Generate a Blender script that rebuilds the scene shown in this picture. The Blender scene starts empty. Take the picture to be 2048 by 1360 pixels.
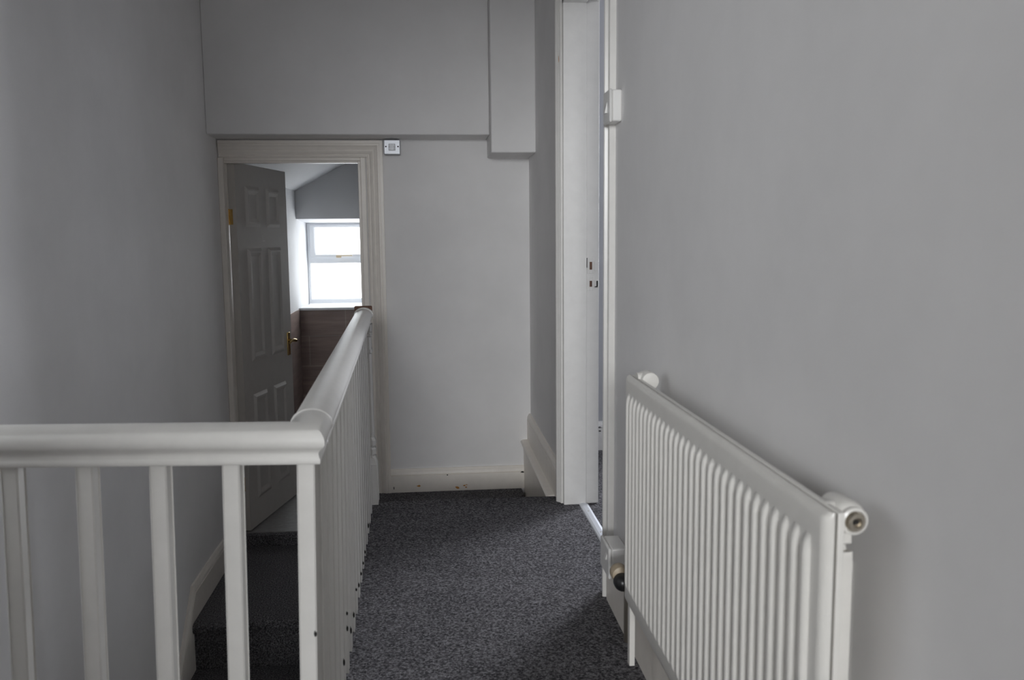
import bpy, bmesh, math, random
from mathutils import Vector, Matrix
random.seed(7)
S = bpy.context.scene
COL = S.collection

# ------------------------------------------------------------------ camera fit
F_PX, YAW, PITCH, ROLL, CAM_H = 1719.37, 0.0947, 0.1182, -0.0091, 1.0965
XR, XL, YF = 0.537, -1.070, 4.6135          # right wall, left wall, far wall faces
Z_STEP, Z_HALF, Z_BATH = -0.2765, -0.552, -0.487
CEIL = 2.75

# ------------------------------------------------------------------ materials
def principled(name, color, rough=0.5, metal=0.0, spec=0.5):
    m = bpy.data.materials.new(name); m.use_nodes = True
    b = m.node_tree.nodes['Principled BSDF']
    b.inputs['Base Color'].default_value = (*color, 1)
    b.inputs['Roughness'].default_value = rough
    b.inputs['Metallic'].default_value = metal
    b.inputs['Specular IOR Level'].default_value = spec
    return m, m.node_tree, b

def noise(nt, scale, detail=3, rough=0.6, coord='Object', vec_scale=None):
    tc = nt.nodes.new('ShaderNodeTexCoord')
    n = nt.nodes.new('ShaderNodeTexNoise')
    n.inputs['Scale'].default_value = scale
    n.inputs['Detail'].default_value = detail
    n.inputs['Roughness'].default_value = rough
    if vec_scale:
        mp = nt.nodes.new('ShaderNodeMapping'); mp.inputs['Scale'].default_value = vec_scale
        nt.links.new(tc.outputs[coord], mp.inputs['Vector']); nt.links.new(mp.outputs[0], n.inputs['Vector'])
    else:
        nt.links.new(tc.outputs[coord], n.inputs['Vector'])
    return n

def ramp(nt, src, stops):
    r = nt.nodes.new('ShaderNodeValToRGB')
    e = r.color_ramp.elements
    while len(e) < len(stops): e.new(0.5)
    for el, (p, c) in zip(e, stops):
        el.position = p; el.color = (*c, 1)
    nt.links.new(src, r.inputs['Fac'])
    return r

def bump(nt, b, src, strength, dist):
    bp = nt.nodes.new('ShaderNodeBump')
    bp.inputs['Strength'].default_value = strength; bp.inputs['Distance'].default_value = dist
    nt.links.new(src, bp.inputs['Height']); nt.links.new(bp.outputs[0], b.inputs['Normal'])

def wall_paint(name, c, var=0.035):
    m, nt, b = principled(name, c, 0.75, spec=0.25)
    n = noise(nt, 1.7, 5, 0.62)
    lo = tuple(x * (1 - var * 1.6) for x in c); hi = tuple(min(1, x * (1 + var)) for x in c)
    r = ramp(nt, n.outputs['Fac'], [(0.30, lo), (0.62, hi)])
    nt.links.new(r.outputs[0], b.inputs['Base Color'])
    f = noise(nt, 260, 2); bump(nt, b, f.outputs['Fac'], 0.10, 0.002)
    return m

def gloss_paint(name, c, rough=0.35):
    m, nt, b = principled(name, c, rough, spec=0.5)
    n = noise(nt, 22, 4, 0.6)
    r = ramp(nt, n.outputs['Fac'], [(0.3, tuple(x * 0.95 for x in c)), (0.65, c)])
    nt.links.new(r.outputs[0], b.inputs['Base Color'])
    f = noise(nt, 60, 3); bump(nt, b, f.outputs['Fac'], 0.06, 0.002)
    return m

def carpet(name, c0, c1, c2):
    m, nt, b = principled(name, c1, 0.97, spec=0.1)
    n = noise(nt, 150, 4, 0.75)
    r = ramp(nt, n.outputs['Fac'], [(0.38, c0), (0.50, c1), (0.63, c2)])
    big = noise(nt, 3.0, 3, 0.6)
    rb = ramp(nt, big.outputs['Fac'], [(0.3, (0.86, 0.86, 0.86)), (0.7, (1.06, 1.05, 1.04))])
    mx = nt.nodes.new('ShaderNodeMix'); mx.data_type = 'RGBA'; mx.blend_type = 'MULTIPLY'
    mx.inputs['Factor'].default_value = 1
    nt.links.new(r.outputs[0], mx.inputs['A']); nt.links.new(rb.outputs[0], mx.inputs['B'])
    nt.links.new(mx.outputs['Result'], b.inputs['Base Color'])
    bump(nt, b, n.outputs['Fac'], 0.9, 0.006)
    return m

M_WALL = wall_paint('pale_grey_emulsion', (0.80, 0.79, 0.785))
M_BATHWALL = wall_paint('white_emulsion', (0.76, 0.765, 0.78), 0.02)
M_SIDE = wall_paint('warm_grey_emulsion', (0.72, 0.71, 0.69))
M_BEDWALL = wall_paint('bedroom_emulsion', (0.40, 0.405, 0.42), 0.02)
M_CEIL = wall_paint('white_ceiling_emulsion', (0.58, 0.57, 0.56), 0.02)
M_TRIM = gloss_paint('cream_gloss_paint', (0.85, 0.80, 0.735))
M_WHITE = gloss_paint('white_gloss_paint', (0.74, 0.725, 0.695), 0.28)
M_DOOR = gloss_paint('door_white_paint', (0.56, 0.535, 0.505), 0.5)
M_RAD = gloss_paint('radiator_enamel', (0.77, 0.75, 0.71), 0.28)
M_PLASTIC = principled('white_plastic', (0.78, 0.77, 0.75), 0.3)[0]
M_CREAMPL = principled('cream_plastic', (0.62, 0.52, 0.38), 0.4)[0]
M_COLLAR = principled('aged_cream_plastic', (0.40, 0.325, 0.23), 0.45)[0]
M_UPVC = principled('white_upvc', (0.88, 0.90, 0.93), 0.3)[0]
M_BLACK = principled('black_plastic', (0.012, 0.012, 0.013), 0.35)[0]
M_DARK = principled('dark_gap', (0.02, 0.018, 0.016), 0.8)[0]
M_BRASS = principled('polished_brass', (0.62, 0.42, 0.16), 0.25, 1.0)[0]
M_NICKEL = principled('old_nickel', (0.55, 0.50, 0.42), 0.3, 1.0)[0]
M_CHIP = principled('bare_orange_wood', (0.50, 0.22, 0.05), 0.8)[0]
M_CARPET = carpet('grey_carpet', (0.026, 0.0255, 0.029), (0.110, 0.106, 0.112), (0.28, 0.274, 0.288))

def metal_clad(name):
    m, nt, b = principled(name, (0.52, 0.53, 0.55), 0.45, 0.35)
    n = noise(nt, 90, 3); r = ramp(nt, n.outputs['Fac'], [(0.3, (0.40, 0.41, 0.43)), (0.7, (0.66, 0.67, 0.69))])
    nt.links.new(r.outputs[0], b.inputs['Base Color']); return m
M_METAL = metal_clad('galvanised_metal')
def brushed(name):
    m, nt, b = principled(name, (0.70, 0.72, 0.76), 0.45, 0.6)
    n = noise(nt, 40, 3, vec_scale=(1, 20, 1)); bump(nt, b, n.outputs['Fac'], 0.15, 0.001); return m
M_ALU = brushed('brushed_aluminium')

def wood(name, c0, c1):
    m, nt, b = principled(name, c0, 0.7)
    n = noise(nt, 18, 4, vec_scale=(6, 6, 1)); r = ramp(nt, n.outputs['Fac'], [(0.35, c0), (0.65, c1)])
    nt.links.new(r.outputs[0], b.inputs['Base Color']); return m
M_WOOD = wood('bare_brown_wood', (0.085, 0.04, 0.025), (0.17, 0.085, 0.05))

def tile_mat(name, plane):
    m, nt, b = principled(name, (0.2, 0.15, 0.13), 0.28)
    tc = nt.nodes.new('ShaderNodeTexCoord'); sp = nt.nodes.new('ShaderNodeSeparateXYZ'); cb = nt.nodes.new('ShaderNodeCombineXYZ')
    nt.links.new(tc.outputs['Object'], sp.inputs[0])
    nt.links.new(sp.outputs['X' if plane == 'xz' else 'Y'], cb.inputs['X']); nt.links.new(sp.outputs['Z'], cb.inputs['Y'])
    mp = nt.nodes.new('ShaderNodeMapping'); mp.inputs['Location'].default_value = (0.10, -0.055, 0)
    nt.links.new(cb.outputs[0], mp.inputs['Vector'])
    br = nt.nodes.new('ShaderNodeTexBrick'); br.offset = 0.5
    br.inputs['Scale'].default_value = 1; br.inputs['Brick Width'].default_value = 0.6; br.inputs['Row Height'].default_value = 0.25
    br.inputs['Mortar Size'].default_value = 0.0035; br.inputs['Mortar Smooth'].default_value = 0.2
    br.inputs['Color1'].default_value = (0.40, 0.315, 0.285, 1); br.inputs['Color2'].default_value = (0.36, 0.285, 0.26, 1)
    br.inputs['Mortar'].default_value = (0.50, 0.44, 0.41, 1)
    nt.links.new(mp.outputs[0], br.inputs['Vector'])
    n = nt.nodes.new('ShaderNodeTexNoise'); n.inputs['Scale'].default_value = 3; n.inputs['Detail'].default_value = 5
    m2 = nt.nodes.new('ShaderNodeMapping'); m2.inputs['Scale'].default_value = (1, 9, 1)
    nt.links.new(cb.outputs[0], m2.inputs['Vector']); nt.links.new(m2.outputs[0], n.inputs['Vector'])
    r = ramp(nt, n.outputs['Fac'], [(0.35, (0.78, 0.76, 0.76)), (0.65, (1.12, 1.1, 1.08))])
    mx = nt.nodes.new('ShaderNodeMix'); mx.data_type = 'RGBA'; mx.blend_type = 'MULTIPLY'; mx.inputs['Factor'].default_value = 1
    nt.links.new(br.outputs['Color'], mx.inputs['A']); nt.links.new(r.outputs[0], mx.inputs['B'])
    nt.links.new(mx.outputs['Result'], b.inputs['Base Color'])
    return m
M_TILE_X = tile_mat('brown_stone_tile_window_side', 'xz')
M_TILE_Y = tile_mat('brown_stone_tile_left_side', 'yz')

def vinyl(name):
    m, nt, b = principled(name, (0.20, 0.195, 0.19), 0.42)
    n = noise(nt, 30, 4); r = ramp(nt, n.outputs['Fac'], [(0.3, (0.17, 0.165, 0.16)), (0.7, (0.24, 0.235, 0.23))])
    nt.links.new(r.outputs[0], b.inputs['Base Color']); return m
M_VINYL = vinyl('grey_vinyl')

def frosted(name):
    m = bpy.data.materials.new(name); m.use_nodes = True; nt = m.node_tree
    for n in list(nt.nodes): nt.nodes.remove(n)
    out = nt.nodes.new('ShaderNodeOutputMaterial'); mix = nt.nodes.new('ShaderNodeMixShader')
    tr = nt.nodes.new('ShaderNodeBsdfTransparent'); tl = nt.nodes.new('ShaderNodeBsdfTranslucent')
    tl.inputs['Color'].default_value = (0.95, 0.94, 0.92, 1)
    tc = nt.nodes.new('ShaderNodeTexCoord'); vo = nt.nodes.new('ShaderNodeTexVoronoi'); vo.inputs['Scale'].default_value = 60
    nt.links.new(tc.outputs['Object'], vo.inputs['Vector'])
    bp = nt.nodes.new('ShaderNodeBump'); bp.inputs['Strength'].default_value = 0.6; bp.inputs['Distance'].default_value = 0.003
    nt.links.new(vo.outputs['Distance'], bp.inputs['Height']); nt.links.new(bp.outputs[0], tl.inputs['Normal'])
    mix.inputs[0].default_value = 0.45
    nt.links.new(tr.outputs[0], mix.inputs[1]); nt.links.new(tl.outputs[0], mix.inputs[2]); nt.links.new(mix.outputs[0], out.inputs[0])
    return m
M_FROST = frosted('frosted_glass')
def clear(name):
    m = bpy.data.materials.new(name); m.use_nodes = True; nt = m.node_tree
    for n in list(nt.nodes): nt.nodes.remove(n)
    out = nt.nodes.new('ShaderNodeOutputMaterial'); mix = nt.nodes.new('ShaderNodeMixShader')
    tr = nt.nodes.new('ShaderNodeBsdfTransparent'); gl = nt.nodes.new('ShaderNodeBsdfGlossy'); gl.inputs['Roughness'].default_value = 0.02
    mix.inputs[0].default_value = 0.06
    nt.links.new(tr.outputs[0], mix.inputs[1]); nt.links.new(gl.outputs[0], mix.inputs[2]); nt.links.new(mix.outputs[0], out.inputs[0])
    return m
M_CLEAR = clear('clear_glass')

# ------------------------------------------------------------------ mesh helpers
def box(bm, x0, x1, y0, y1, z0, z1):
    vs = [bm.verts.new((x, y, z)) for x in (x0, x1) for y in (y0, y1) for z in (z0, z1)]
    for f in ((0, 1, 3, 2), (4, 6, 7, 5), (0, 4, 5, 1), (2, 3, 7, 6), (0, 2, 6, 4), (1, 5, 7, 3)):
        bm.faces.new([vs[i] for i in f])
    return vs

def loft(bm, rings, closed=True, caps=True):
    rs = [[bm.verts.new(p) for p in r] for r in rings]
    n = len(rs[0])
    for a, b in zip(rs, rs[1:]):
        for i in range(n if closed else n - 1):
            j = (i + 1) % n
            bm.faces.new((a[i], a[j], b[j], b[i]))
    if caps and closed:
        bm.faces.new(list(reversed(rs[0]))); bm.faces.new(rs[-1])
    return rs

def prism(bm, pts, axis, lo, hi):
    """extrude a 2-D outline along axis; pts are the two remaining coordinates in xyz order"""
    def P(p, v):
        q = list(p); q.insert('xyz'.index(axis), v); return q
    loft(bm, [[P(p, lo) for p in pts], [P(p, hi) for p in pts]])

def cyl(bm, c, axis, r0, r1, h, seg=24):
    ax = 'xyz'.index(axis); rings = []
    for r, t in ((r0, 0), (r1, h)):
        ring = []
        for i in range(seg):
            a = 2 * math.pi * i / seg
            p = [r * math.cos(a), r * math.sin(a)]; p.insert(ax, t)
            ring.append([c[k] + p[k] for k in range(3)])
        rings.append(ring)
    loft(bm, rings)

def lathe(bm, c, axis, prof, seg=28):
    ax = 'xyz'.index(axis); rings = []
    for r, t in prof:
        ring = []
        for i in range(seg):
            a = 2 * math.pi * i / seg
            p = [r * math.cos(a), r * math.sin(a)]; p.insert(ax, t)
            ring.append([c[k] + p[k] for k in range(3)])
        rings.append(ring)
    loft(bm, rings)

def wloc(o):
    v = Vector((0, 0, 0))
    while o is not None:
        v = v + o.location; o = o.parent
    return v

def obj(name, bm, mat, parent=None, bevel=0.0, seg=2, smooth=False, local=False, origin=None, angle=35):
    bmesh.ops.recalc_face_normals(bm, faces=bm.faces)
    me = bpy.data.meshes.new(name)
    if origin is None and parent is None:
        xs = [v.co for v in bm.verts]
        origin = Vector(((min(v.x for v in xs) + max(v.x for v in xs)) / 2, (min(v.y for v in xs) + max(v.y for v in xs)) / 2, min(v.z for v in xs)))
    shift = Vector((0, 0, 0))
    if not local:
        shift = wloc(parent) if parent else Vector(origin)
        bmesh.ops.translate(bm, verts=bm.verts, vec=-shift)
    bm.to_mesh(me); bm.free()
    me.materials.append(mat)
    o = bpy.data.objects.new(name, me); COL.objects.link(o)
    if parent: o.parent = parent
    elif not local: o.location = shift
    if bevel:
        b = o.modifiers.new('bevel', 'BEVEL'); b.width = bevel; b.segments = seg; b.limit_method = 'ANGLE'; b.angle_limit = math.radians(40)
        b.harden_normals = False
    if smooth or bevel:
        for p in me.polygons: p.use_smooth = True
        me.set_sharp_from_angle(angle=math.radians(angle))
    return o

def tag(o, label, cat, kind=None, group=None):
    o['label'] = label; o['category'] = cat
    if kind: o['kind'] = kind
    if group: o['group'] = group
    return o

def empty(name, loc, label, cat, kind=None, rotz=0.0):
    o = bpy.data.objects.new(name, None); COL.objects.link(o)
    o.location = loc; o.rotation_euler = (0, 0, rotz); o.empty_display_size = 0.1
    return tag(o, label, cat, kind)

def struct(name, bm, mat, label, cat, bevel=0.0, **k):
    return tag(obj(name, bm, mat, bevel=bevel, **k), label, cat, 'structure')

def NB(): return bmesh.new()

# ------------------------------------------------------------------ the shell
T = 0.13                                  # partition thickness
DY0, DY1, DZ = 2.535, 3.432, 2.02         # right doorway opening in the wall
# right wall, with the doorway
b = NB()
box(b, XR, XR + T, -0.5, DY0, -0.04, CEIL)
box(b, XR, XR + T, DY1, YF + 0.1, -0.6, CEIL)
box(b, XR, XR + T, DY0, DY1, DZ, CEIL)
struct('wall_right', b, M_WALL, 'long pale grey painted wall on the right, behind the radiator', 'wall')
# left wall
LY0, LY1, LZ0, LZ1 = 0.90, 1.90, 0.90, 1.65   # window in the left wall, beside the viewer
b = NB()
box(b, XL - 0.12, XL, -0.62, LY0, -3.2, CEIL); box(b, XL - 0.12, XL, LY1, YF + 0.1, -3.2, CEIL)
box(b, XL - 0.12, XL, LY0, LY1, -3.2, LZ0); box(b, XL - 0.12, XL, LY0, LY1, LZ1, CEIL)
struct('wall_left', b, M_WALL, 'tall pale grey wall on the left, running along the stairwell', 'wall')
# far wall with bathroom doorway
BX0, BX1, BZ = -1.066, -0.322, 1.525
b = NB()
box(b, XL, BX0, YF, YF + 0.1, -3.2, CEIL)
box(b, BX1, XR, YF, YF + 0.1, -3.2, CEIL)
box(b, BX0, BX1, YF, YF + 0.1, BZ, CEIL)
box(b, BX0, BX1, YF + 0.035, YF + 0.1, -3.2, Z_BATH - 0.02)
struct('wall_far', b, M_WALL, 'pale grey end wall with the open bathroom doorway in it', 'wall')
# dropped beam and boxed pier on the far wall
b = NB(); box(b, XL, 0.314, 4.397, YF, 1.611, CEIL)
struct('trim_1', b, M_WALL, 'deep pale grey boxed beam above the bathroom doorway', 'beam', bevel=0.006)
b = NB(); box(b, 0.315, XR, 4.306, YF, 1.515, CEIL)
struct('trim_2', b, M_WALL, 'short boxed-in pier hanging lower at the right end of the beam', 'beam', bevel=0.006)
# back wall with its doorway, and the room behind the viewer whose window lights the landing
GX0, GX1, GZ, GY = -0.41, 0.27, 1.90, -0.50
b = NB()
box(b, XL, GX0, GY - 0.12, GY, -0.05, CEIL); box(b, GX1, XR + T, GY - 0.12, GY, -0.05, CEIL); box(b, GX0, GX1, GY - 0.12, GY, GZ, CEIL)
struct('wall_back', b, M_WALL, 'pale grey wall with a doorway, closing the landing behind the viewer', 'wall')
QX0, QX1, QZ0, QZ1, QY = -1.15, 0.05, 1.40, 2.30, -4.2
b = NB()
box(b, -2.0, QX0, QY - 0.12, QY, -0.05, CEIL); box(b, QX1, 2.2, QY - 0.12, QY, -0.05, CEIL)
box(b, QX0, QX1, QY - 0.12, QY, -0.05, QZ0); box(b, QX0, QX1, QY - 0.12, QY, QZ1, CEIL)
box(b, -2.1, -2.0, QY - 0.12, GY, -0.05, CEIL); box(b, 2.2, 2.3, QY - 0.12, GY, -0.05, CEIL)
box(b, -2.1, XL, GY - 0.12, GY, -0.05, CEIL); box(b, XR + T, 2.3, GY - 0.12, GY, -0.05, CEIL)
struct('wall_room_behind', b, M_SIDE, 'walls of the room behind the viewer, around its window', 'wall')
b = NB(); box(b, -2.1, 2.3, QY - 0.12, GY - 0.12, CEIL, CEIL + 0.1)
struct('ceiling_room_behind', b, M_CEIL, 'ceiling of the room behind the viewer', 'ceiling')
b = NB(); box(b, -2.1, 2.3, QY, GY, -0.06, -0.002)
struct('floor_room_behind', b, M_CARPET, 'carpet of the room behind the viewer', 'carpet')
b = NB(); box(b, XL - 0.12, XR + T, GY - 0.12, YF + 0.1, CEIL, CEIL + 0.1)
struct('ceiling', b, M_CEIL, 'plain white ceiling over the landing', 'ceiling')

w2 = empty('window_2', (XL - 0.06, (LY0 + LY1) / 2, LZ0), 'white framed landing window in the left wall beside the viewer', 'window', 'structure')
b = NB()
for z0, z1 in ((LZ0, LZ0 + 0.035), (LZ1 - 0.035, LZ1)): box(b, XL - 0.085, XL - 0.045, LY0, LY1, z0, z1)
for y0, y1 in ((LY0, LY0 + 0.035), (LY1 - 0.035, LY1)): box(b, XL - 0.085, XL - 0.045, y0, y1, LZ0 + 0.035, LZ1 - 0.035)
obj('window_frame', b, M_UPVC, w2, bevel=0.003)
b = NB(); box(b, XL - 0.067, XL - 0.063, LY0 + 0.03, LY1 - 0.03, LZ0 + 0.03, LZ1 - 0.03)
obj('pane', b, M_CLEAR, w2)
# landing floor: L-shaped carpet, rounded far nosing
FX = -0.292                               # stair-side edge of the landing
b = NB()
yE = 3.562
prof = [(-0.5, -0.05), (-0.5, 0.0), (yE - 0.025, 0.0), (yE - 0.010, -0.004), (yE - 0.001, -0.016), (yE, -0.03), (yE - 0.006, -0.05)]
xs = [FX + (XR - FX) * i / 24 for i in range(25)]
rings = []
for x in xs:
    w = 0.008 * math.sin(7 * x + 1.0) + 0.004 * math.sin(19 * x)
    rings.append([(x, y + (w if y > 3 else 0), z) for y, z in prof])
loft(b, rings)
box(b, XL, FX, -0.5, 1.50, -0.05, 0.0)
box(b, XR, XR + 0.075, DY0 + 0.01, DY1 - 0.01, -0.05, 0.0)
struct('floor', b, M_CARPET, 'dark grey speckled carpet covering the upper landing', 'carpet', smooth=True)
b = NB(); box(b, XR + 0.075, 3.2, 0.9, 4.45, -0.06, -0.004)
struct('floor_bedroom', b, M_CARPET, 'dark grey carpet seen through the gap of the right doorway', 'carpet')
# riser below the landing nosing and wall under the landing, stair side
b = NB(); box(b, FX, XR, 3.50, 3.545, -0.6, -0.05)
struct('trim_3', b, M_CARPET, 'carpeted riser under the far edge of the upper landing', 'riser')
b = NB(); box(b, FX, FX + 0.04, 1.46, 3.50, -3.2, -0.05); box(b, XL, FX, 1.46, 1.50, -3.2, -0.05)
struct('wall_stairwell', b, M_WALL, 'white painted wall under the landing beside the descending stairs', 'wall')

# staircase
st = empty('staircase', (-0.68, 3.66, Z_HALF), 'dark grey carpeted staircase going down behind the balustrade on the left', 'stairs', 'structure')
def step_mesh(x0, x1, yn, yb, z, h):
    """yn nosing line (camera side), yb back"""
    b = NB()
    prof = [(yb, z - h), (yb, z), (yn + 0.022, z), (yn + 0.008, z - 0.004), (yn, z - 0.014), (yn, z - 0.03), (yn + 0.008, z - 0.042), (yn + 0.024, z - 0.05), (yn + 0.024, z - h)]
    prism(b, prof, 'x', x0, x1)
    return b
obj('half_landing', step_mesh(XL, FX, 3.655, YF, Z_HALF, 0.30), M_CARPET, st, smooth=True)
for k in range(1, 9):
    yn = 3.655 - 0.215 * k
    obj('step', step_mesh(XL, FX, yn, yn + 0.245, Z_HALF - 0.213 * k, 0.26), M_CARPET, st, smooth=True)
b = NB(); box(b, BX0, BX1, YF - 0.006, YF + 0.033, Z_HALF - 0.1, Z_BATH - 0.004)
obj('threshold_riser', b, M_CARPET, st, bevel=0.004)
b = NB(); box(b, -0.325, XR - 0.052, 3.546, YF - 0.003, Z_STEP - 0.30, Z_STEP)
obj('step', b, M_CARPET, st, bevel=0.012)

b = NB(); box(b, XL - 0.12, FX + 0.04, 1.4, YF, -3.3, -3.2)
struct('floor_lower_hall', b, M_CARPET, 'floor at the foot of the stairs, out of view', 'floor')
# skirting boards
def skirt_profile(h, t):
    return [(0, 0), (t, 0), (t, h - 0.034), (t - 0.005, h - 0.0325), (t - 0.005, h - 0.030), (t, h - 0.028), (t - 0.002, h - 0.016), (t - 0.007, h - 0.007), (t - 0.010, h), (0, h)]
# far skirting (on the small step)
sk = []
b = NB()
prof = skirt_profile(0.127, 0.02)
loft(b, [[(x, YF - p, Z_STEP + q) for p, q in prof] for x in (-0.236, 0.50)])
bf = struct('baseboard_far', b, M_TRIM, 'chipped cream skirting board along the foot of the far wall', 'skirting board')
def blob(name, cx, cz, rx, rz, y, mat, parent, axis='y', n=9):
    bb = NB(); out = []
    for i in range(n):
        a = 2 * math.pi * i / n; r = random.uniform(0.55, 1.1)
        out.append((rx * r * math.cos(a), rz * r * math.sin(a)))
    if axis == 'y':
        loft(bb, [[(cx + u, y, cz + v) for u, v in out], [(cx + u, y - 0.0008, cz + v) for u, v in out]])
    else:
        loft(bb, [[(y, cx + u, cz + v) for u, v in out], [(y + 0.0008, cx + u, cz + v) for u, v in out]])
    return obj(name, bb, mat, parent)
ys = YF - 0.02
for cx, cz, rx, rz in ((-0.081, -0.243, 0.014, 0.007), (0.128, -0.259, 0.013, 0.009), (0.166, -0.250, 0.008, 0.005), (0.178, -0.246, 0.008, 0.003), (0.176, -0.259, 0.007, 0.004)):
    c = blob('paint_chip', cx, cz, rx, rz, ys, M_CHIP, bf); c['label'] = 'chip showing bare orange wood'
for cx, cz, rx, rz in ((0.487, -0.185, 0.011, 0.005), (-0.236 + 0.02, -0.25, 0.003, 0.010), (0.075, -0.187, 0.004, 0.004)):
    c = blob('dark_nick', cx, cz, rx, rz, ys - 0.0005, M_DARK, bf)
# left skirting: level beside the half landing, then sloping down with the stairs
b = NB()
HS = 0.5
prof = skirt_profile(HS, 0.02)
def zt(y): return -0.405 if y >= 3.735 else -0.405 - 1.02 * (3.735 - y)
loft(b, [[(XL + p, y, zt(y) - HS + q) for p, q in prof] for y in (YF - 0.02, 3.735, 1.52)])
struct('baseboard_left', b, M_TRIM, 'cream skirting board on the left wall bending down to follow the stairs', 'skirting board')
# right wall skirting beyond the doorway, with ledge at landing height
b = NB()
prof = skirt_profile(0.150, 0.02)
loft(b, [[(XR - p, y, -0.012 + q) for p, q in prof] for y in (DY1 + 0.062, YF)])
br = struct('baseboard_right', b, M_TRIM, 'white skirting board on the right wall between the doorway and the far corner', 'skirting board')
b = NB()
prof = [(0.0, -0.034), (0.036, -0.034), (0.036, -0.030), (0.046, -0.028), (0.052, -0.021), (0.052, -0.014), (0.046, -0.008), (0.034, -0.006), (0.0, -0.006)]
loft(b, [[(XR - 0.004 - p, y, q) for p, q in prof] for y in (3.57, YF)])
obj('ledge', b, M_TRIM, br, smooth=True)
b = NB(); box(b, XR - 0.040, XR - 0.002, 3.57, YF, -0.6, -0.034)
obj('ledge_fascia', b, M_TRIM, br)
# right wall skirting by the radiator
b = NB()
prof = skirt_profile(0.150, 0.02)
loft(b, [[(XR - p, y, q) for p, q in prof] for y in (-0.5, 2.472)])
struct('baseboard_near', b, M_TRIM, 'grey-white skirting board under the radiator', 'skirting board')

# ------------------------------------------------------------------ architraves
def arch_profile(w, t):
    base = [(0, 0), (0, .42), (.04, .52), (.10, .55), (.13, .50), (.145, .42), (.19, .42), (.205, .56), (.33, .74), (.40, .78), (.42, .64), (.46, .64), (.475, .74), (.62, .86), (.70, 1.0), (.76, 1.0), (.775, .86), (.82, .86), (.835, .95), (1, .95), (1, 0)]
    return [(a * w, c * t) for a, c in base]
# bathroom doorway frame
tb = empty('trim_4', (-0.68, YF, Z_HALF), 'cream moulded door frame around the bathroom doorway', 'door frame', 'structure')
b = NB()
w, t = 0.085, 0.026
pr = arch_profile(w, t); xi, zi = -0.316, 1.519
loft(b, [[(xi + a, YF - c, Z_STEP - 0.01) for a, c in pr], [(xi + a, YF - c, zi + a) for a, c in pr], [(XL + 0.008, YF - c, zi + a) for a, c in pr]])
obj('architrave', b, M_TRIM, tb)
b = NB()
box(b, XL + 0.0005, -1.041, YF - 0.020, YF + 0.001, Z_HALF, zi)
obj('architrave', b, M_TRIM, tb, bevel=0.004)
b = NB()
LD = YF + 0.1
box(b, BX0, -1.041, YF, LD, Z_HALF, BZ); box(b, -0.348, BX1 - 0.0, YF - 0.001, LD, Z_BATH - 0.01, BZ); box(b, -1.041, -0.348, YF, LD, 1.503, BZ)
obj('door_lining', b, M_TRIM, tb, bevel=0.002)
b = NB()
box(b, -0.362, -0.348, YF + 0.01, YF + 0.052, Z_BATH, 1.503); box(b, -1.041, -0.362, YF + 0.006, YF + 0.044, 1.492, 1.503)
obj('door_stop', b, M_TRIM, tb, bevel=0.002)
# right doorway frame
tr = empty('trim_5', (XR, 3.0, 0), 'cream moulded door frame of the doorway in the right wall', 'door frame', 'structure')
b = NB()
w2, t2 = 0.062, 0.022
pr = [(a * w2, c * t2) for a, c in [(0, 0), (0, .5), (.05, .62), (.12, .62), (.15, .5), (.19, .5), (.22, .72), (.30, .90), (.42, 1.22), (.52, 1.30), (.60, 1.22), (.62, .80), (.66, .62), (.74, .62), (.77, .80), (.82, .86), (.95, .86), (1, .78), (1, 0)]]
yi0, yi1, zi2 = DY0 - 0.006, DY1 + 0.0, DZ - 0.008
loft(b, [[(XR - c, yi1 + a, 0) for a, c in pr], [(XR - c, yi1 + a, zi2 + a) for a, c in pr], [(XR - c, yi0 - a, zi2 + a) for a, c in pr], [(XR - c, yi0 - a, 0) for a, c in pr]])
arch2 = obj('architrave', b, M_WHITE, tr)
c = blob('paint_chip', yi1 + 0.012, 1.79, 0.004, 0.014, XR - 0.0165, M_CHIP, arch2, axis='x'); c['label'] = 'small brown chip in the paint'
LI = 0.024
def lining(far):
    bb = NB()
    s = 1 if far else -1
    e = DY1 if far else DY0
    def bx(x0, x1, d0, d1):
        ya, yb = sorted((e - s * d0, e - s * d1)); box(bb, x0, x1, ya, yb, 0, DZ)
    bx(XR - 0.004, XR + 0.089, 0, LI)
    bx(XR + 0.0905, XR + T + 0.012, 0, LI - 0.012)
    bx(XR + 0.087, XR + 0.091, 0, LI - 0.016)
    return bb
fl = obj('door_lining', lining(True), M_WHITE, tr, bevel=0.002)
obj('door_lining', lining(False), M_WHITE, tr, bevel=0.002)
b = NB(); box(b, XR - 0.004, XR + 0.089, DY0, DY1, DZ - LI, DZ); box(b, XR + 0.089, XR + T + 0.012, DY0, DY1, DZ - LI + 0.012, DZ)
obj('door_lining', b, M_WHITE, tr, bevel=0.002)
yr = DY1 - LI + 0.012                      # rebate face
def strike(z0, z1, hz0, hz1, lip):
    bb = NB()
    x0, x1 = XR + 0.0935, XR + 0.1215
    box(bb, x0, x0 + 0.010, yr - 0.002, yr + 0.001, z0, z1); box(bb, x0 + 0.0205, x1, yr - 0.002, yr + 0.001, z0, z1)
    box(bb, x0 + 0.010, x0 + 0.0205, yr - 0.002, yr + 0.001, z0, hz0); box(bb, x0 + 0.010, x0 + 0.0205, yr - 0.002, yr + 0.001, hz1, z1)
    if lip: box(bb, x1, XR + T + 0.010, yr - 0.004, yr + 0.001, hz0 - 0.004, hz1 + 0.003)
    o = obj('strike_plate', bb, M_WHITE, fl, bevel=0.0006)
    o['label'] = 'painted-over metal strike plate'
    bb = NB(); box(bb, x0 + 0.010, x0 + 0.0205, yr - 0.0006, yr + 0.0006, hz0, hz1)
    p = obj('latch_hole', bb, M_WOOD, fl); p['label'] = 'brown bare-wood latch hole'
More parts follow.
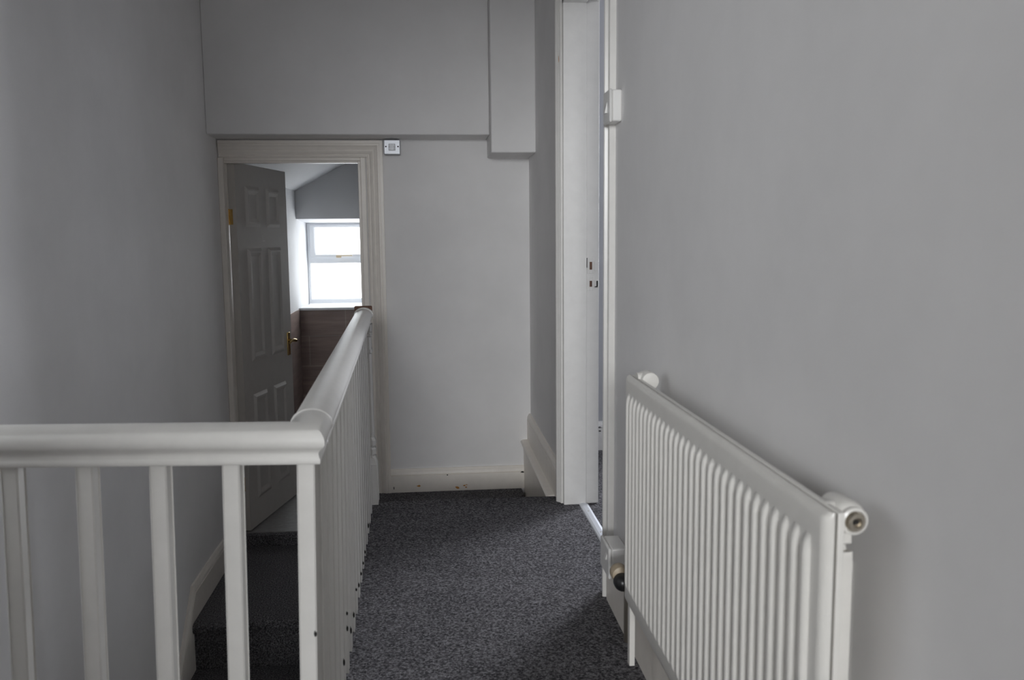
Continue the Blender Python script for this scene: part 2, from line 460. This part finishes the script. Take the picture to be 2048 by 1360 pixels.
strike(0.952, 1.014, 0.967, 0.998, True)
strike(0.883, 0.940, 0.898, 0.922, True)
b = NB(); box(b, XR + 0.0915, XR + 0.0940, yr - 0.0035, yr - 0.0005, 0.975, 1.014); obj('dark_nick', b, M_DARK, fl)
b = NB(); box(b, XR + 0.124, XR + 0.136, yr - 0.0052, yr - 0.0038, 0.896, 0.9); box(b, XR + 0.131, XR + 0.137, yr - 0.0052, yr - 0.0038, 0.9, 0.922); obj('dark_nick', b, M_DARK, fl)
# carpet bar
b = NB()
prof = [(-0.019, 0), (0.019, 0), (0.016, 0.003), (0.008, 0.006), (-0.008, 0.006), (-0.016, 0.003)]
loft(b, [[(XR + 0.078 + p, y, q) for p, q in prof] for y in (DY0 + LI, DY1 - LI)])
ts = obj('threshold_strip', b, M_ALU, origin=(XR + 0.078, 3.0, 0))
tag(ts, 'pale metal carpet strip across the foot of the right doorway', 'threshold strip')
for y in (2.75, 3.05, 3.3):
    b = NB(); cyl(b, (XR + 0.078, y, 0.0058), 'z', 0.0035, 0.003, 0.0012, 12); obj('screw', b, M_NICKEL, ts)

# ------------------------------------------------------------------ bedroom behind the right doorway
RX1, RY0, RY1 = 3.2, 0.9, 4.33
WX0, WX1, WZ0, WZ1 = 1.55, 2.65, 0.75, 2.15
b = NB()
box(b, XR + T, WX0, RY1, RY1 + 0.12, -0.06, CEIL); box(b, WX1, RX1, RY1, RY1 + 0.12, -0.06, CEIL)
box(b, WX0, WX1, RY1, RY1 + 0.12, -0.06, WZ0); box(b, WX0, WX1, RY1, RY1 + 0.12, WZ1, CEIL)
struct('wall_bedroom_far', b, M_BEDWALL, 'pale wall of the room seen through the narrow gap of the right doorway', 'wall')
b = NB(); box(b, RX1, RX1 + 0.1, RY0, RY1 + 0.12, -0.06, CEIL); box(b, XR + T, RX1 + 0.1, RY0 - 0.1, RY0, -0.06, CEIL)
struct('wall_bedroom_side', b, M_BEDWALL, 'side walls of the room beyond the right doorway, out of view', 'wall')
b = NB(); box(b, XR + T, RX1 + 0.1, RY0 - 0.1, RY1 + 0.12, CEIL, CEIL + 0.1)
struct('ceiling_bedroom', b, M_CEIL, 'white ceiling of the room beyond the right doorway', 'ceiling')
b = NB(); prof = skirt_profile(0.15, 0.02)
loft(b, [[(x, RY1 - p, q - 0.004) for p, q in prof] for x in (XR + T, RX1)])
bb_ = struct('baseboard_bedroom', b, M_WHITE, 'white skirting board seen through the gap of the right doorway', 'skirting board')
c = blob('dark_nick', 0.86, 0.118, 0.016, 0.004, RY1 - 0.0205, M_DARK, bb_); c = blob('dark_nick', 0.862, 0.098, 0.008, 0.003, RY1 - 0.0205, M_DARK, bb_)

# ------------------------------------------------------------------ bathroom
BXL, BXR, BY1, BYW = -1.075, 2.3, 7.20, 7.62
EAVE, SL = 1.49, math.tan(math.radians(28))
zr = EAVE + SL * (0.3 - BXL)
b = NB(); box(b, BXL - 0.1, BXR, YF + 0.035, BY1 + 0.5, Z_BATH - 0.06, Z_BATH)
struct('floor_bathroom', b, M_VINYL, 'smooth grey vinyl floor inside the bathroom', 'floor')
TZ = 0.530
b = NB(); box(b, BXL - 0.1, BXL, YF + 0.1, BY1, Z_BATH, EAVE + 0.1)
struct('wall_bathroom_left', b, M_BATHWALL, 'white bathroom side wall behind the open panelled door', 'wall')
b = NB(); box(b, BXR, BXR + 0.1, YF + 0.1, BY1, Z_BATH, 2.6)
struct('wall_bathroom_right', b, M_TILE_Y, 'tiled bathroom wall out of view to the right', 'wall', origin=(0, 0, 0))
b = NB(); box(b, BX1 + 0.01, BXR + 0.1, YF + 0.1, YF + 0.13, Z_BATH - 0.06, 2.6); box(b, BXL - 0.1, BX1 + 0.01, YF + 0.1, YF + 0.13, BZ + 0.01, 2.6); box(b, XR, BXR + 0.1, YF + 0.035, YF + 0.1, Z_BATH - 0.06, 2.6)
struct('wall_bathroom_near', b, M_BATHWALL, 'painted inner face of the bathroom wall around its doorway, out of view', 'wall', origin=(0, 0, 0))
b = NB(); box(b, BXL, BXL + 0.008, YF + 0.12, BY1, Z_BATH, TZ)
struct('trim_6', b, M_TILE_Y, 'brown wall tiles on the bathroom side wall behind the open door', 'wall tiles', origin=(0, 0, 0))
b = NB(); box(b, BXL + 0.008, BXR, BY1 - 0.008, BY1 + 0.05, Z_BATH, TZ - 0.012)
struct('trim_7', b, M_TILE_X, 'brown wall tiles under the bathroom window', 'wall tiles', origin=(0, 0, 0))
# window wall: opening reaches from the left wall; reveal splayed
OX1, OZ1 = 0.10, 1.265
b = NB()
box(b, BXL - 0.1, BXR, BY1, BY1 + 0.5, Z_BATH, TZ - 0.012)
prism(b, [(BY1, OZ1), (BY1, 2.7), (BY1 + 0.5, 2.7), (BY1 + 0.5, OZ1 - 0.035)], 'x', BXL - 0.1, BXR)
prism(b, [(BXL - 0.1, BY1), (BXL, BY1), (BXL + 0.036, BY1 + 0.5), (BXL - 0.1, BY1 + 0.5)], 'z', TZ - 0.012, OZ1)
box(b, OX1, BXR, BY1, BY1 + 0.5, TZ - 0.012, OZ1)
struct('wall_bathroom_window', b, M_BATHWALL, 'pale grey bathroom wall above and around the window', 'wall')
b = NB()
prism(b, [(BXL - 0.1, EAVE - SL * 0.1), (0.3, zr), (BXR + 0.1, zr), (BXR + 0.1, zr + 0.12), (0.3, zr + 0.12), (BXL - 0.1, EAVE - SL * 0.1 + 0.12)], 'y', YF + 0.1, BY1 + 0.02)
struct('ceiling_bathroom', b, M_BATHWALL, 'sloping white bathroom ceiling seen above the open door', 'ceiling')
b = NB(); box(b, BXL, OX1 + 0.03, BY1 - 0.022, BYW, TZ - 0.012, TZ + 0.010)
w1 = empty('window_1', (-0.5, BYW, TZ), 'white plastic framed bathroom window with two bright frosted panes', 'window', 'structure')
obj('window_sill', b, M_UPVC, w1, bevel=0.004)
FXL, FXR2, FZ0, FZ1 = -1.044, 0.09, 0.546, 1.238
TR0, TR1 = 0.905, 0.945
def frame(x0, x1, z0, z1, wl, wr, wb, wt, ya, yb):
    bb = NB()
    def ring(i, y):
        a = (x0 + i * wl, x1 - i * wr, z0 + i * wb, z1 - i * wt)
        return [(a[0], y, a[2]), (a[1], y, a[2]), (a[1], y, a[3]), (a[0], y, a[3])]
    rs = [[bb.verts.new(p) for p in r] for r in (ring(0, yb), ring(0, ya), ring(0.75, ya), ring(1, ya + 0.010), ring(1, yb))]
    for a, c in zip(rs, rs[1:] + rs[:1]):
        for i in range(4):
            j = (i + 1) % 4; bb.faces.new((a[i], a[j], c[j], c[i]))
    return bb
b = frame(FXL, FXR2, FZ0, FZ1, 0.026, 0.03, 0.042, 0.022, BYW - 0.03, BYW + 0.03)
box(b, FXL + 0.02, FXR2 - 0.02, BYW - 0.024, BYW + 0.03, 0.893, 0.948)
wf = obj('window_frame', b, M_UPVC, w1, bevel=0.002)
b = frame(FXL + 0.024, FXR2 - 0.03, 0.945, FZ1 - 0.018, 0.046, 0.05, 0.028, 0.022, BYW - 0.048, BYW + 0.02)
sash = obj('sash', b, M_UPVC, w1, bevel=0.002)
b = NB(); box(b, FXL + 0.065, FXR2 - 0.075, BYW - 0.004, BYW + 0.004, 0.970, FZ1 - 0.036); obj('pane', b, M_FROST, sash)
b = NB(); box(b, FXL + 0.024, FXR2 - 0.028, BYW - 0.004, BYW + 0.004, FZ0 + 0.036, 0.895); obj('pane', b, M_FROST, w1)
b = NB(); box(b, -0.80, -0.755, BYW - 0.062, BYW - 0.046, 0.940, 0.962); box(b, -0.785, -0.66, BYW - 0.078, BYW - 0.062, 0.953, 0.963)
o = obj('window_latch', b, M_CREAMPL, sash, bevel=0.003); o['label'] = 'pale brass-coloured latch handle'

# ------------------------------------------------------------------ bathroom door leaf (local coords: x = along leaf, y = out of visible face, z up)
LW, LH, LT = 0.696, 1.983, 0.0395
ANG = math.radians(90 - 12.4)               # leaf direction measured from +X
d1 = empty('door_1', (-1.001, YF + 0.052, Z_BATH + 0.006), 'white six-panelled bathroom door standing open inside the doorway', 'door', 'structure', rotz=ANG)
def leaf():
    bb = NB()
    cx = [0, 0.112, 0.298, 0.392, 0.578, LW]
    cz = [0, 0.150, 0.735, 0.915, 1.535, 1.650, 1.870, LH]
    def side(y0, s):
        for i in range(5):
            for j in range(7):
                x0, x1, z0, z1 = cx[i], cx[i + 1], cz[j], cz[j + 1]
                if i in (1, 3) and j in (1, 3, 5):
                    rings = []
                    for ins, dep in ((0, 0), (0.006, 0.003), (0.017, 0.010), (0.026, 0.010), (0.046, 0.003)):
                        rings.append([bb.verts.new((x, y0 - s * dep, z)) for x, z in ((x0 + ins, z0 + ins), (x1 - ins, z0 + ins), (x1 - ins, z1 - ins), (x0 + ins, z1 - ins))])
                    for a, c in zip(rings, rings[1:]):
                        for k in range(4):
                            bb.faces.new((a[k], a[(k + 1) % 4], c[(k + 1) % 4], c[k]))
                    bb.faces.new(rings[-1])
                else:
                    bb.faces.new([bb.verts.new(p) for p in ((x0, y0, z0), (x1, y0, z0), (x1, y0, z1), (x0, y0, z1))])
    side(0, 1); side(LT, -1)
    return bb
b = leaf()
e = [(0, 0, 0), (0, LT, 0), (LW, LT, 0), (LW, 0, 0)]
for (x0, y0, _), (x1, y1, _) in zip(e, e[1:] + e[:1]):
    if abs(y1 - y0) > 1e-6:
        b.faces.new([b.verts.new(p) for p in ((x0, y0, 0), (x1, y1, 0), (x1, y1, LH), (x0, y0, LH))])
for z in (0, LH):
    b.faces.new([b.verts.new((x, y, z)) for x, y, _ in e])
bmesh.ops.remove_doubles(b, verts=b.verts, dist=1e-5)
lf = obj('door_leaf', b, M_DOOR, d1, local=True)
for z in (1.70, 0.26):
    b = NB(); box(b, -0.0012, 0.0008, LT - 0.020, LT + 0.004, z - 0.04, z + 0.04); cyl(b, (-0.004, LT + 0.004, z - 0.042), 'z', 0.0055, 0.0055, 0.084, 14)
    obj('hinge', b, M_BRASS, lf, local=True)['label'] = 'brass butt hinge'
b = NB()
hx, hz = LW - 0.055, 0.960
box(b, hx - 0.020, hx + 0.020, -0.007, 0.0005, hz - 0.078, hz + 0.062)
hd = obj('door_handle', b, M_BRASS, lf, bevel=0.003, local=True); hd['label'] = 'brass lever handle on a backplate'
b = NB()
cyl(b, (hx, -0.052, hz + 0.012), 'y', 0.0085, 0.010, 0.046, 16)
rings = []
for i in range(9):
    u = i / 8
    x = hx + 0.006 - 0.105 * u; z = hz + 0.012 + 0.010 * math.sin(u * math.pi) - 0.004 * u; r = 0.009 - 0.002 * u
    rings.append([(x, -0.050 + r * 0.8 * math.cos(a), z + r * math.sin(a)) for a in [2 * math.pi * k / 12 for k in range(12)]])
loft(b, rings)
obj('lever', b, M_BRASS, hd, smooth=True, local=True)
b = NB(); box(b, 0.318, 0.3215, -0.0012, 0.0005, 1.578, 1.606); box(b, 0.318, 0.356, -0.0012, 0.0005, 1.572, 1.5745)
obj('scratch_mark', b, M_WHITE, lf, local=True)['label'] = 'small pale L-shaped scratch'

# ------------------------------------------------------------------ balustrade
bal = empty('stair_balustrade', (-0.24, 1.41, 0), 'white painted balustrade around the stairwell, square spindles under a rounded handrail', 'balustrade')
half = [(0.0245, 0.000), (0.0265, 0.0025), (0.0265, 0.0085), (0.0245, 0.0105), (0.0245, 0.013), (0.0235, 0.016), (0.0245, 0.021), (0.0285, 0.0255), (0.0325, 0.029), (0.0350, 0.034), (0.0352, 0.040), (0.0335, 0.0465), (0.0295, 0.053), (0.0235, 0.0585), (0.0160, 0.0625), (0.0080, 0.0645), (0.0, 0.0652)]
RP = half + [(-u, v) for u, v in reversed(half[:-1])]
C0 = Vector((-0.2095, 1.412)); DIR2 = (Vector((-0.272, 3.55)) - C0).normalized(); DIR1 = Vector((1, -0.085)).normalized()
N1 = Vector((DIR1.y, -DIR1.x)); N2 = Vector((DIR2.y, -DIR2.x))       # outward (viewer side / landing side)
def zrail(t): return 0.7345 + 0.0075 * t                               # underside
def ring(P, N, z, s=1.0, sc=1.0):
    return [(P.x + N.x * u * s * sc, P.y + N.y * u * s * sc, z + 0.03 + (v - 0.03) * sc) for u, v in RP]
mit = (N1 + N2); mit = mit / mit.dot(N1)
JT = 0.105                                                             # joint distance along the long rail
Pl = C0 - DIR1 * ((C0.x - XL) / DIR1.x)
LONG = (3.555 - C0.y) / DIR2.y
b = NB()
loft(b, [ring(Pl, N1, zrail(0)), ring(C0, mit, zrail(0)), ring(C0 + DIR2 * JT, N2, zrail(JT))])
obj('handrail', b, M_WHITE, bal, smooth=True, angle=50)['label'] = 'near handrail with mitred corner'
b = NB()
loft(b, [ring(C0 + DIR2 * t, N2, zrail(t)) for t in (JT, LONG)])
loft(b, [ring(C0 + DIR2 * t, N2, zrail(t), 1, s) for t, s in ((JT - 0.006, 1.0), (JT - 0.003, 1.05), (JT + 0.004, 1.05), (JT + 0.008, 1.0))])
obj('handrail', b, M_WHITE, bal, smooth=True, angle=50)['label'] = 'long handrail running to the bathroom doorway'
b = NB()
loft(b, [ring(C0 + DIR2 * t, N2, zrail(t), 1, s) for t, s in ((LONG - 0.022, 1.0), (LONG - 0.018, 1.10), (LONG - 0.002, 1.12), (LONG + 0.002, 1.08))])
obj('rail_end_cap', b, M_WHITE, bal, smooth=True, angle=50)
Pe = C0 + DIR2 * LONG
b = NB(); box(b, Pe.x - 0.038, Pe.x + 0.034, Pe.y + 0.003, Pe.y + 0.020, zrail(LONG) + 0.045, zrail(LONG) + 0.074)
obj('end_block', b, M_WOOD, bal, bevel=0.004)['label'] = 'bare brown wood block at the rail end'

def square_post(bm, cx0, cy0, cx1, cy1, z0, z1, hs, rz0=0.0, ch=0.0025):
    rings = []
    for cx, cy, z in ((cx0, cy0, z0), (cx1, cy1, z1)):
        r = []
        for u, v in ((-1, -1), (1, -1), (1, 1), (-1, 1)):
            su, sv = u * hs, v * hs
            pts = ((su, sv - v * ch), (su - u * ch, sv)) if u * v < 0 else ((su - u * ch, sv), (su, sv - v * ch))
            for px, py in pts:
                r.append((cx + px * math.cos(rz0) - py * math.sin(rz0), cy + px * math.sin(rz0) + py * math.cos(rz0), z))
        rings.append(r)
    loft(bm, rings)
HB = 0.0145
def base_x(y): return -0.2248 - 0.0200 * (y - 1.41)
def top_x(y): return C0.x + (y - C0.y) * DIR2.x / DIR2.y + 0.0012
rz2 = math.atan2(-DIR2.x, DIR2.y); rz1 = math.atan2(DIR1.y, DIR1.x)
spindles = []
NLONG = 18
for k in range(NLONG):
    y = 1.412 + 0.1172 * k
    b = NB(); square_post(b, base_x(y), y, top_x(y), y, 0.0, zrail((y - C0.y)) + 0.004, HB, rz2)
    spindles.append((obj('baluster', b, M_WHITE, bal), base_x(y), top_x(y), y))
for k in range(1, 8):
    P = C0 - DIR1 * (0.1182 * k + 0.0017 + 0.0001 * k ** 3)
    b = NB(); square_post(b, P.x - 0.013 - 0.001 * k, P.y, P.x, P.y, 0.0, zrail(0) + 0.004, HB, rz1)
    spindles.append((obj('baluster', b, M_WHITE, bal), P.x - 0.013, P.x, P.y))
# dark dents on the landing-side corners of some spindles
def dent(k, z, h, w=0.0026):
    o, xb, xt, y = spindles[k]
    x = xb + (xt - xb) * z / 0.74 + HB - 0.0022
    bb = NB(); yc = y - HB + 0.0022
    lathe(bb, (x, yc, z), 'z', [(0.0005, -h), (w * 0.8, -h * 0.5), (w, 0), (w * 0.7, h * 0.6), (0.0005, h)], 10)
    obj('paint_chip', bb, M_DARK, o)['label'] = 'dark chip in the white paint'
for k, z, h in ((15, 0.03, 0.012), (13, 0.015, 0.008), (12, 0.02, 0.007), (11, 0.03, 0.007), (10, 0.04, 0.009), (9, 0.075, 0.006), (8, 0.05, 0.010), (7, 0.06, 0.012), (6, 0.12, 0.009), (6, 0.16, 0.006), (5, 0.09, 0.011), (0, 0.44, 0.006)):
    dent(k, z, h)
# newel post with turned rings
nw = NB()
ncx, ncy, lean = -0.268, 3.542, -0.006
sec = [(0.000, .0375, .002), (0.170, .0375, .002), (0.196, .0345, .008), (0.204, .0290, .012), (0.214, .0340, .014), (0.232, .0350, .014), (0.240, .0295, .013), (0.250, .0340, .012), (0.270, .0345, .012), (0.282, .0285, .010),
       (0.300, .0290, .007), (0.600, .0290, .007), (0.632, .0290, .007), (0.636, .0335, .007), (0.648, .0335, .007), (0.652, .0300, .007), (0.700, .0300, .007), (0.705, .0340, .007), (0.714, .0340, .007), (0.718, .0305, .007), (0.724, .0345, .007), (0.736, .0350, .007), (0.752, .0355, .006)]
rings = []
for z, h, ch in sec:
    r = []
    for u, v in ((-1, -1), (1, -1), (1, 1), (-1, 1)):
        pts = ((u * h, v * (h - ch)), (u * (h - ch), v * h)) if u * v < 0 else ((u * (h - ch), v * h), (u * h, v * (h - ch)))
        for px, py in pts: r.append((ncx + lean * z / 0.75 + px, ncy + py, z))
    rings.append(r)
loft(nw, rings)
obj('newel_post', nw, M_WHITE, bal)
b = NB(); box(b, FX - 0.012, FX, 1.50, 3.56, -0.26, 0.006)
obj('string_fascia', b, M_WHITE, bal)

# ------------------------------------------------------------------ radiator
RF, RYN, RYF, RZ0, RZ1 = 0.4485, 0.922, 1.945, 0.232, 0.778
rad = empty('radiator', (0.47, 1.43, 0), 'long white ribbed panel radiator on the right wall', 'radiator')
NR = 30
pitch = (RYF - RYN - 0.052) / NR
ny = NR * 16
yv = [RYN + 0.026 + pitch * NR * i / ny for i in range(ny + 1)]
def rib(i):
    u = (i % 16) / 16.0
    d = abs(u - 0.5) * 2            # 0 at crest
    return math.sqrt(max(0.0, 1 - (d / 0.47) ** 2))
zrows = [RZ0 + 0.036, RZ0 + 0.0385, RZ0 + 0.040, RZ0 + 0.044, RZ0 + 0.050, RZ0 + 0.060, RZ1 - 0.062, RZ1 - 0.050, RZ1 - 0.043, RZ1 - 0.038, RZ1 - 0.0365, RZ1 - 0.034]
zamp = [0, 0, 0, 0.40, 0.80, 1, 1, 0.80, 0.40, 0, 0, 0]
b = NB()
AMP = 0.0075
# columns from near to far: rolled edge, ribs, rolled edge
cols = [(RYN + 0.004, 0.0135), (RYN, 0.012), (RYN + 0.0008, 0.0075), (RYN + 0.004, 0.003), (RYN + 0.009, 0.0003), (RYN + 0.014, 0.0)]
cols = [(y, d, 0) for y, d in cols] + [(y, 0.0, rib(i)) for i, y in enumerate(yv)]
far = [(RYF - 0.014, 0.0), (RYF - 0.009, 0.0003), (RYF - 0.004, 0.003), (RYF - 0.0008, 0.0075), (RYF, 0.012), (RYF - 0.004, 0.0135)]
cols += [(y, d, 0) for y, d in far]
rows = [(RZ0 + 0.004, 0.0135, 0), (RZ0, 0.012, 0), (RZ0 + 0.001, 0.007, 0), (RZ0 + 0.005, 0.002, 0), (RZ0 + 0.012, 0.0, 0)]
rows += [(z, 0.0, a) for z, a in zip(zrows, zamp)]
rows += [(RZ1 - 0.012, 0.0, 0), (RZ1 - 0.007, 0.0012, 0), (RZ1 - 0.0025, 0.005, 0), (RZ1, 0.010, 0), (RZ1 - 0.001, 0.0125, 0), (RZ1 - 0.005, 0.0135, 0)]
grid = []
for y, dy, r in cols:
    grid.append([b.verts.new((RF + max(dy, dz) - AMP * r * a, y, z)) for z, dz, a in rows])
for i in range(len(grid) - 1):
    for j in range(len(rows) - 1):
        b.faces.new((grid[i][j], grid[i + 1][j], grid[i + 1][j + 1], grid[i][j + 1]))
obj('front_panel', b, M_RAD, rad, smooth=True, angle=60)
b = NB(); box(b, RF + 0.0165, RF + 0.0245, RYN + 0.001, RYF - 0.001, RZ0 + 0.001, RZ1 - 0.001); box(b, RF + 0.008, RF + 0.017, RYN + 0.012, RYF - 0.012, RZ0 + 0.012, RZ1 - 0.012)
obj('back_panel', b, M_RAD, rad, bevel=0.001)
for y in (RYN + 0.12, RYF - 0.12):
    b = NB(); box(b, RF + 0.0235, XR - 0.0005, y - 0.02, y + 0.02, RZ0 + 0.03, RZ0 + 0.05); box(b, XR - 0.004, XR - 0.0005, y - 0.02, y + 0.02, RZ0 + 0.03, RZ1 - 0.1)
    obj('wall_bracket', b, M_RAD, rad)
# convector fins behind the panel
b = NB()
yc0, yc1, cz0, cz1 = RYN + 0.035, RYF - 0.035, RZ0 + 0.05, RZ1 - 0.062
npit = 28; pts = []
for i in range(npit):
    y = yc0 + (yc1 - yc0) * i / npit; q = (yc1 - yc0) / npit
    pts += [(RF + 0.026, y), (RF + 0.054, y + 0.0015), (RF + 0.054, y + q * 0.5), (RF + 0.026, y + q * 0.5 + 0.0015)]
top = [b.verts.new((x, y, cz1)) for x, y in pts]; bot = [b.verts.new((x, y, cz0)) for x, y in pts]
for i in range(len(pts) - 1): b.faces.new((bot[i], bot[i + 1], top[i + 1], top[i]))
cv = obj('convector', b, M_RAD, rad)
sm = cv.modifiers.new('solid', 'SOLIDIFY'); sm.thickness = 0.001
# corner tees with plugs
def tee(y, s, z):
    bb = NB()
    lathe(bb, (RF + 0.043, y, z), 'y', [(0.004, 0.030 * s), (0.019, 0.028 * s), (0.0205, 0.024 * s), (0.0205, -0.012 * s), (0.0185, -0.020 * s), (0.0165, -0.022 * s), (0.0165, -0.030 * s), (0.0130, -0.0315 * s), (0.0118, -0.026 * s), (0.004, -0.026 * s)])
    cyl(bb, (RF + 0.018, y, z), 'x', 0.0165, 0.018, 0.026, 20)
    box(bb, RF + 0.022, RF + 0.050, y - 0.010, y + 0.012, z - 0.034, z - 0.018)
    box(bb, RF + 0.022, RF + 0.044, y - 0.008, y + 0.012, z - 0.042, z - 0.036)
    return obj('pipe_tee', bb, M_RAD, rad, smooth=True)
t1 = tee(0.965, 1, 0.762); t2 = tee(1.905, -1, 0.772)
b = NB()
lathe(b, (RF + 0.043, 0.965, 0.762), 'y', [(0.0115, -0.024), (0.0115, -0.033), (0.0098, -0.0355), (0.0060, -0.036), (0.0060, -0.031), (0.0012, -0.031)], 24)
o = obj('bleed_plug', b, M_NICKEL, t1, smooth=True); o['label'] = 'dull brass blanking plug'
b = NB(); box(b, RF + 0.040, RF + 0.046, 0.9315, 0.9335, 0.7595, 0.7645); obj('plug_slot', b, M_DARK, o)
# valve at the far bottom corner, pipe
b = NB()
lathe(b, (RF + 0.022, 1.985, 0.262), 'y', [(0.006, -0.04), (0.013, -0.036), (0.013, 0.0), (0.016, 0.002), (0.016, 0.016), (0.006, 0.018)], 20)
cyl(b, (RF + 0.022, 1.995, 0.10), 'z', 0.0095, 0.0095, 0.155, 16)
vb = obj('valve', b, M_NICKEL, rad, smooth=True)
b = NB(); lathe(b, (RF + 0.004, 2.005, 0.270), 'y', [(0.008, -0.010), (0.019, -0.006), (0.0215, 0.004), (0.0215, 0.020), (0.018, 0.028)], 24)
obj('valve_collar', b, M_COLLAR, vb, smooth=True)['label'] = 'cream valve collar'
b = NB(); lathe(b, (RF + 0.006, 1.968, 0.257), 'y', [(0.002, -0.006), (0.011, -0.004), (0.018, 0.003), (0.021, 0.012), (0.021, 0.026), (0.012, 0.030)], 24)
obj('valve_knob', b, M_BLACK, vb, smooth=True)['label'] = 'black plastic valve knob'
b = NB(); box(b, RF + 0.006, RF + 0.019, 1.905, 1.925, 0.082, RZ0 + 0.01)
obj('lower_bracket', b, M_RAD, rad, bevel=0.001)

# ------------------------------------------------------------------ small electrical things
ls = empty('light_switch', (XR, 2.40, 1.41), 'white surface-mounted light switch on the right wall beside the doorway', 'light switch')
b = NB(); box(b, XR - 0.026, XR, 2.388, 2.472, 1.414, 1.500); obj('back_box', b, M_PLASTIC, ls, bevel=0.004)
b = NB(); box(b, XR - 0.035, XR - 0.0265, 2.386, 2.474, 1.412, 1.502); fp = obj('faceplate', b, M_PLASTIC, ls, bevel=0.005)
b = NB(); prism(b, [(XR - 0.0345, 1.440), (XR - 0.0420, 1.440), (XR - 0.0345, 1.474)], 'y', 2.420, 2.440); obj('rocker', b, M_PLASTIC, fp)
so = empty('socket_outlet', (XR, 2.25, 0.15), 'white surface-mounted socket box on the skirting between doorway and radiator', 'socket')
b = NB(); box(b, XR - 0.062, XR - 0.018, 2.205, 2.315, 0.176, 0.258); obj('back_box', b, M_PLASTIC, so, bevel=0.004)
b = NB(); box(b, XR - 0.071, XR - 0.0625, 2.203, 2.317, 0.174, 0.260); fp = obj('faceplate', b, M_PLASTIC, so, bevel=0.004)
b = NB(); prism(b, [(XR - 0.0705, 0.222), (XR - 0.0765, 0.222), (XR - 0.0705, 0.240)], 'y', 2.225, 2.240); obj('rocker', b, M_PLASTIC, fp)
iso = empty('metal_isolator_switch', (-0.18, YF, 1.52), 'small metal-clad switch fixed under the beam beside the bathroom door frame', 'switch')
b = NB(); box(b, -0.222, -0.138, YF - 0.043, YF, 1.531, 1.609); obj('back_box', b, M_METAL, iso, bevel=0.006)
b = NB(); box(b, -0.223, -0.137, YF - 0.053, YF - 0.0435, 1.529, 1.606); fp = obj('faceplate', b, M_ALU, iso, bevel=0.006)
b = NB(); box(b, -0.197, -0.163, YF - 0.060, YF - 0.0525, 1.550, 1.584); obj('rocker', b, M_METAL, fp, bevel=0.002)
for x in (-0.211, -0.149):
    b = NB(); cyl(b, (x, YF - 0.0540, 1.570), 'y', 0.0035, 0.004, 0.0012, 14); obj('screw', b, M_DARK, fp)

# ------------------------------------------------------------------ light
W = bpy.data.worlds.new('sky'); S.world = W; W.use_nodes = True
bg = W.node_tree.nodes['Background']; bg.inputs['Color'].default_value = (0.93, 0.97, 1.0, 1); bg.inputs['Strength'].default_value = 1.6
def area(name, loc, direction, sx, sz, power, color):
    l = bpy.data.lights.new(name, 'AREA'); l.shape = 'RECTANGLE'; l.size = sx; l.size_y = sz; l.energy = power; l.color = color
    o = bpy.data.objects.new(name, l); COL.objects.link(o); o.location = loc
    o.rotation_euler = Vector(direction).to_track_quat('-Z', 'Z').to_euler()
    return o
area('daylight_side_window', ((QX0 + QX1) / 2, QY - 0.15, (QZ0 + QZ1) / 2), (0, 1, 0), QX1 - QX0, QZ1 - QZ0, 212, (0.96, 0.98, 1.0))
area('daylight_left_window', (XL - 0.15, (LY0 + LY1) / 2, (LZ0 + LZ1) / 2), (1, 0, 0), LY1 - LY0, LZ1 - LZ0, 0.85, (1.0, 0.99, 0.985))
area('daylight_bedroom_window', ((WX0 + WX1) / 2, RY1 + 0.2, (WZ0 + WZ1) / 2), (0, -1, 0), WX1 - WX0, WZ1 - WZ0, 106, (0.89, 0.925, 1.0))
area('daylight_bathroom_window', (-0.48, BYW + 0.25, 0.95), (0, -1, 0), 1.1, 0.75, 16, (0.92, 0.96, 1.0))

# ------------------------------------------------------------------ camera
F = Vector((math.sin(YAW) * math.cos(PITCH), math.cos(YAW) * math.cos(PITCH), -math.sin(PITCH)))
R = Vector((math.cos(YAW), -math.sin(YAW), 0)); U = R.cross(F)
c, s = math.cos(ROLL), math.sin(ROLL)
R2, U2 = c * R + s * U, -s * R + c * U
cam = bpy.data.cameras.new('camera'); co = bpy.data.objects.new('camera', cam); COL.objects.link(co)
m = Matrix((R2, U2, -F)).transposed().to_4x4(); m.translation = Vector((0, 0, CAM_H)); co.matrix_world = m
cam.sensor_fit = 'HORIZONTAL'; cam.sensor_width = 23.6; cam.lens = F_PX / 2048 * 23.6
cam.dof.use_dof = True; cam.dof.focus_distance = 4.2; cam.dof.aperture_fstop = 4.5
cam.clip_start = 0.02
S.camera = co
S.cycles.diffuse_bounces = 10
S.view_settings.view_transform = 'Standard'; S.view_settings.look = 'None'
S.view_settings.exposure = 0.07; S.view_settings.gamma = 1.0; S.view_settings.use_curve_mapping = False
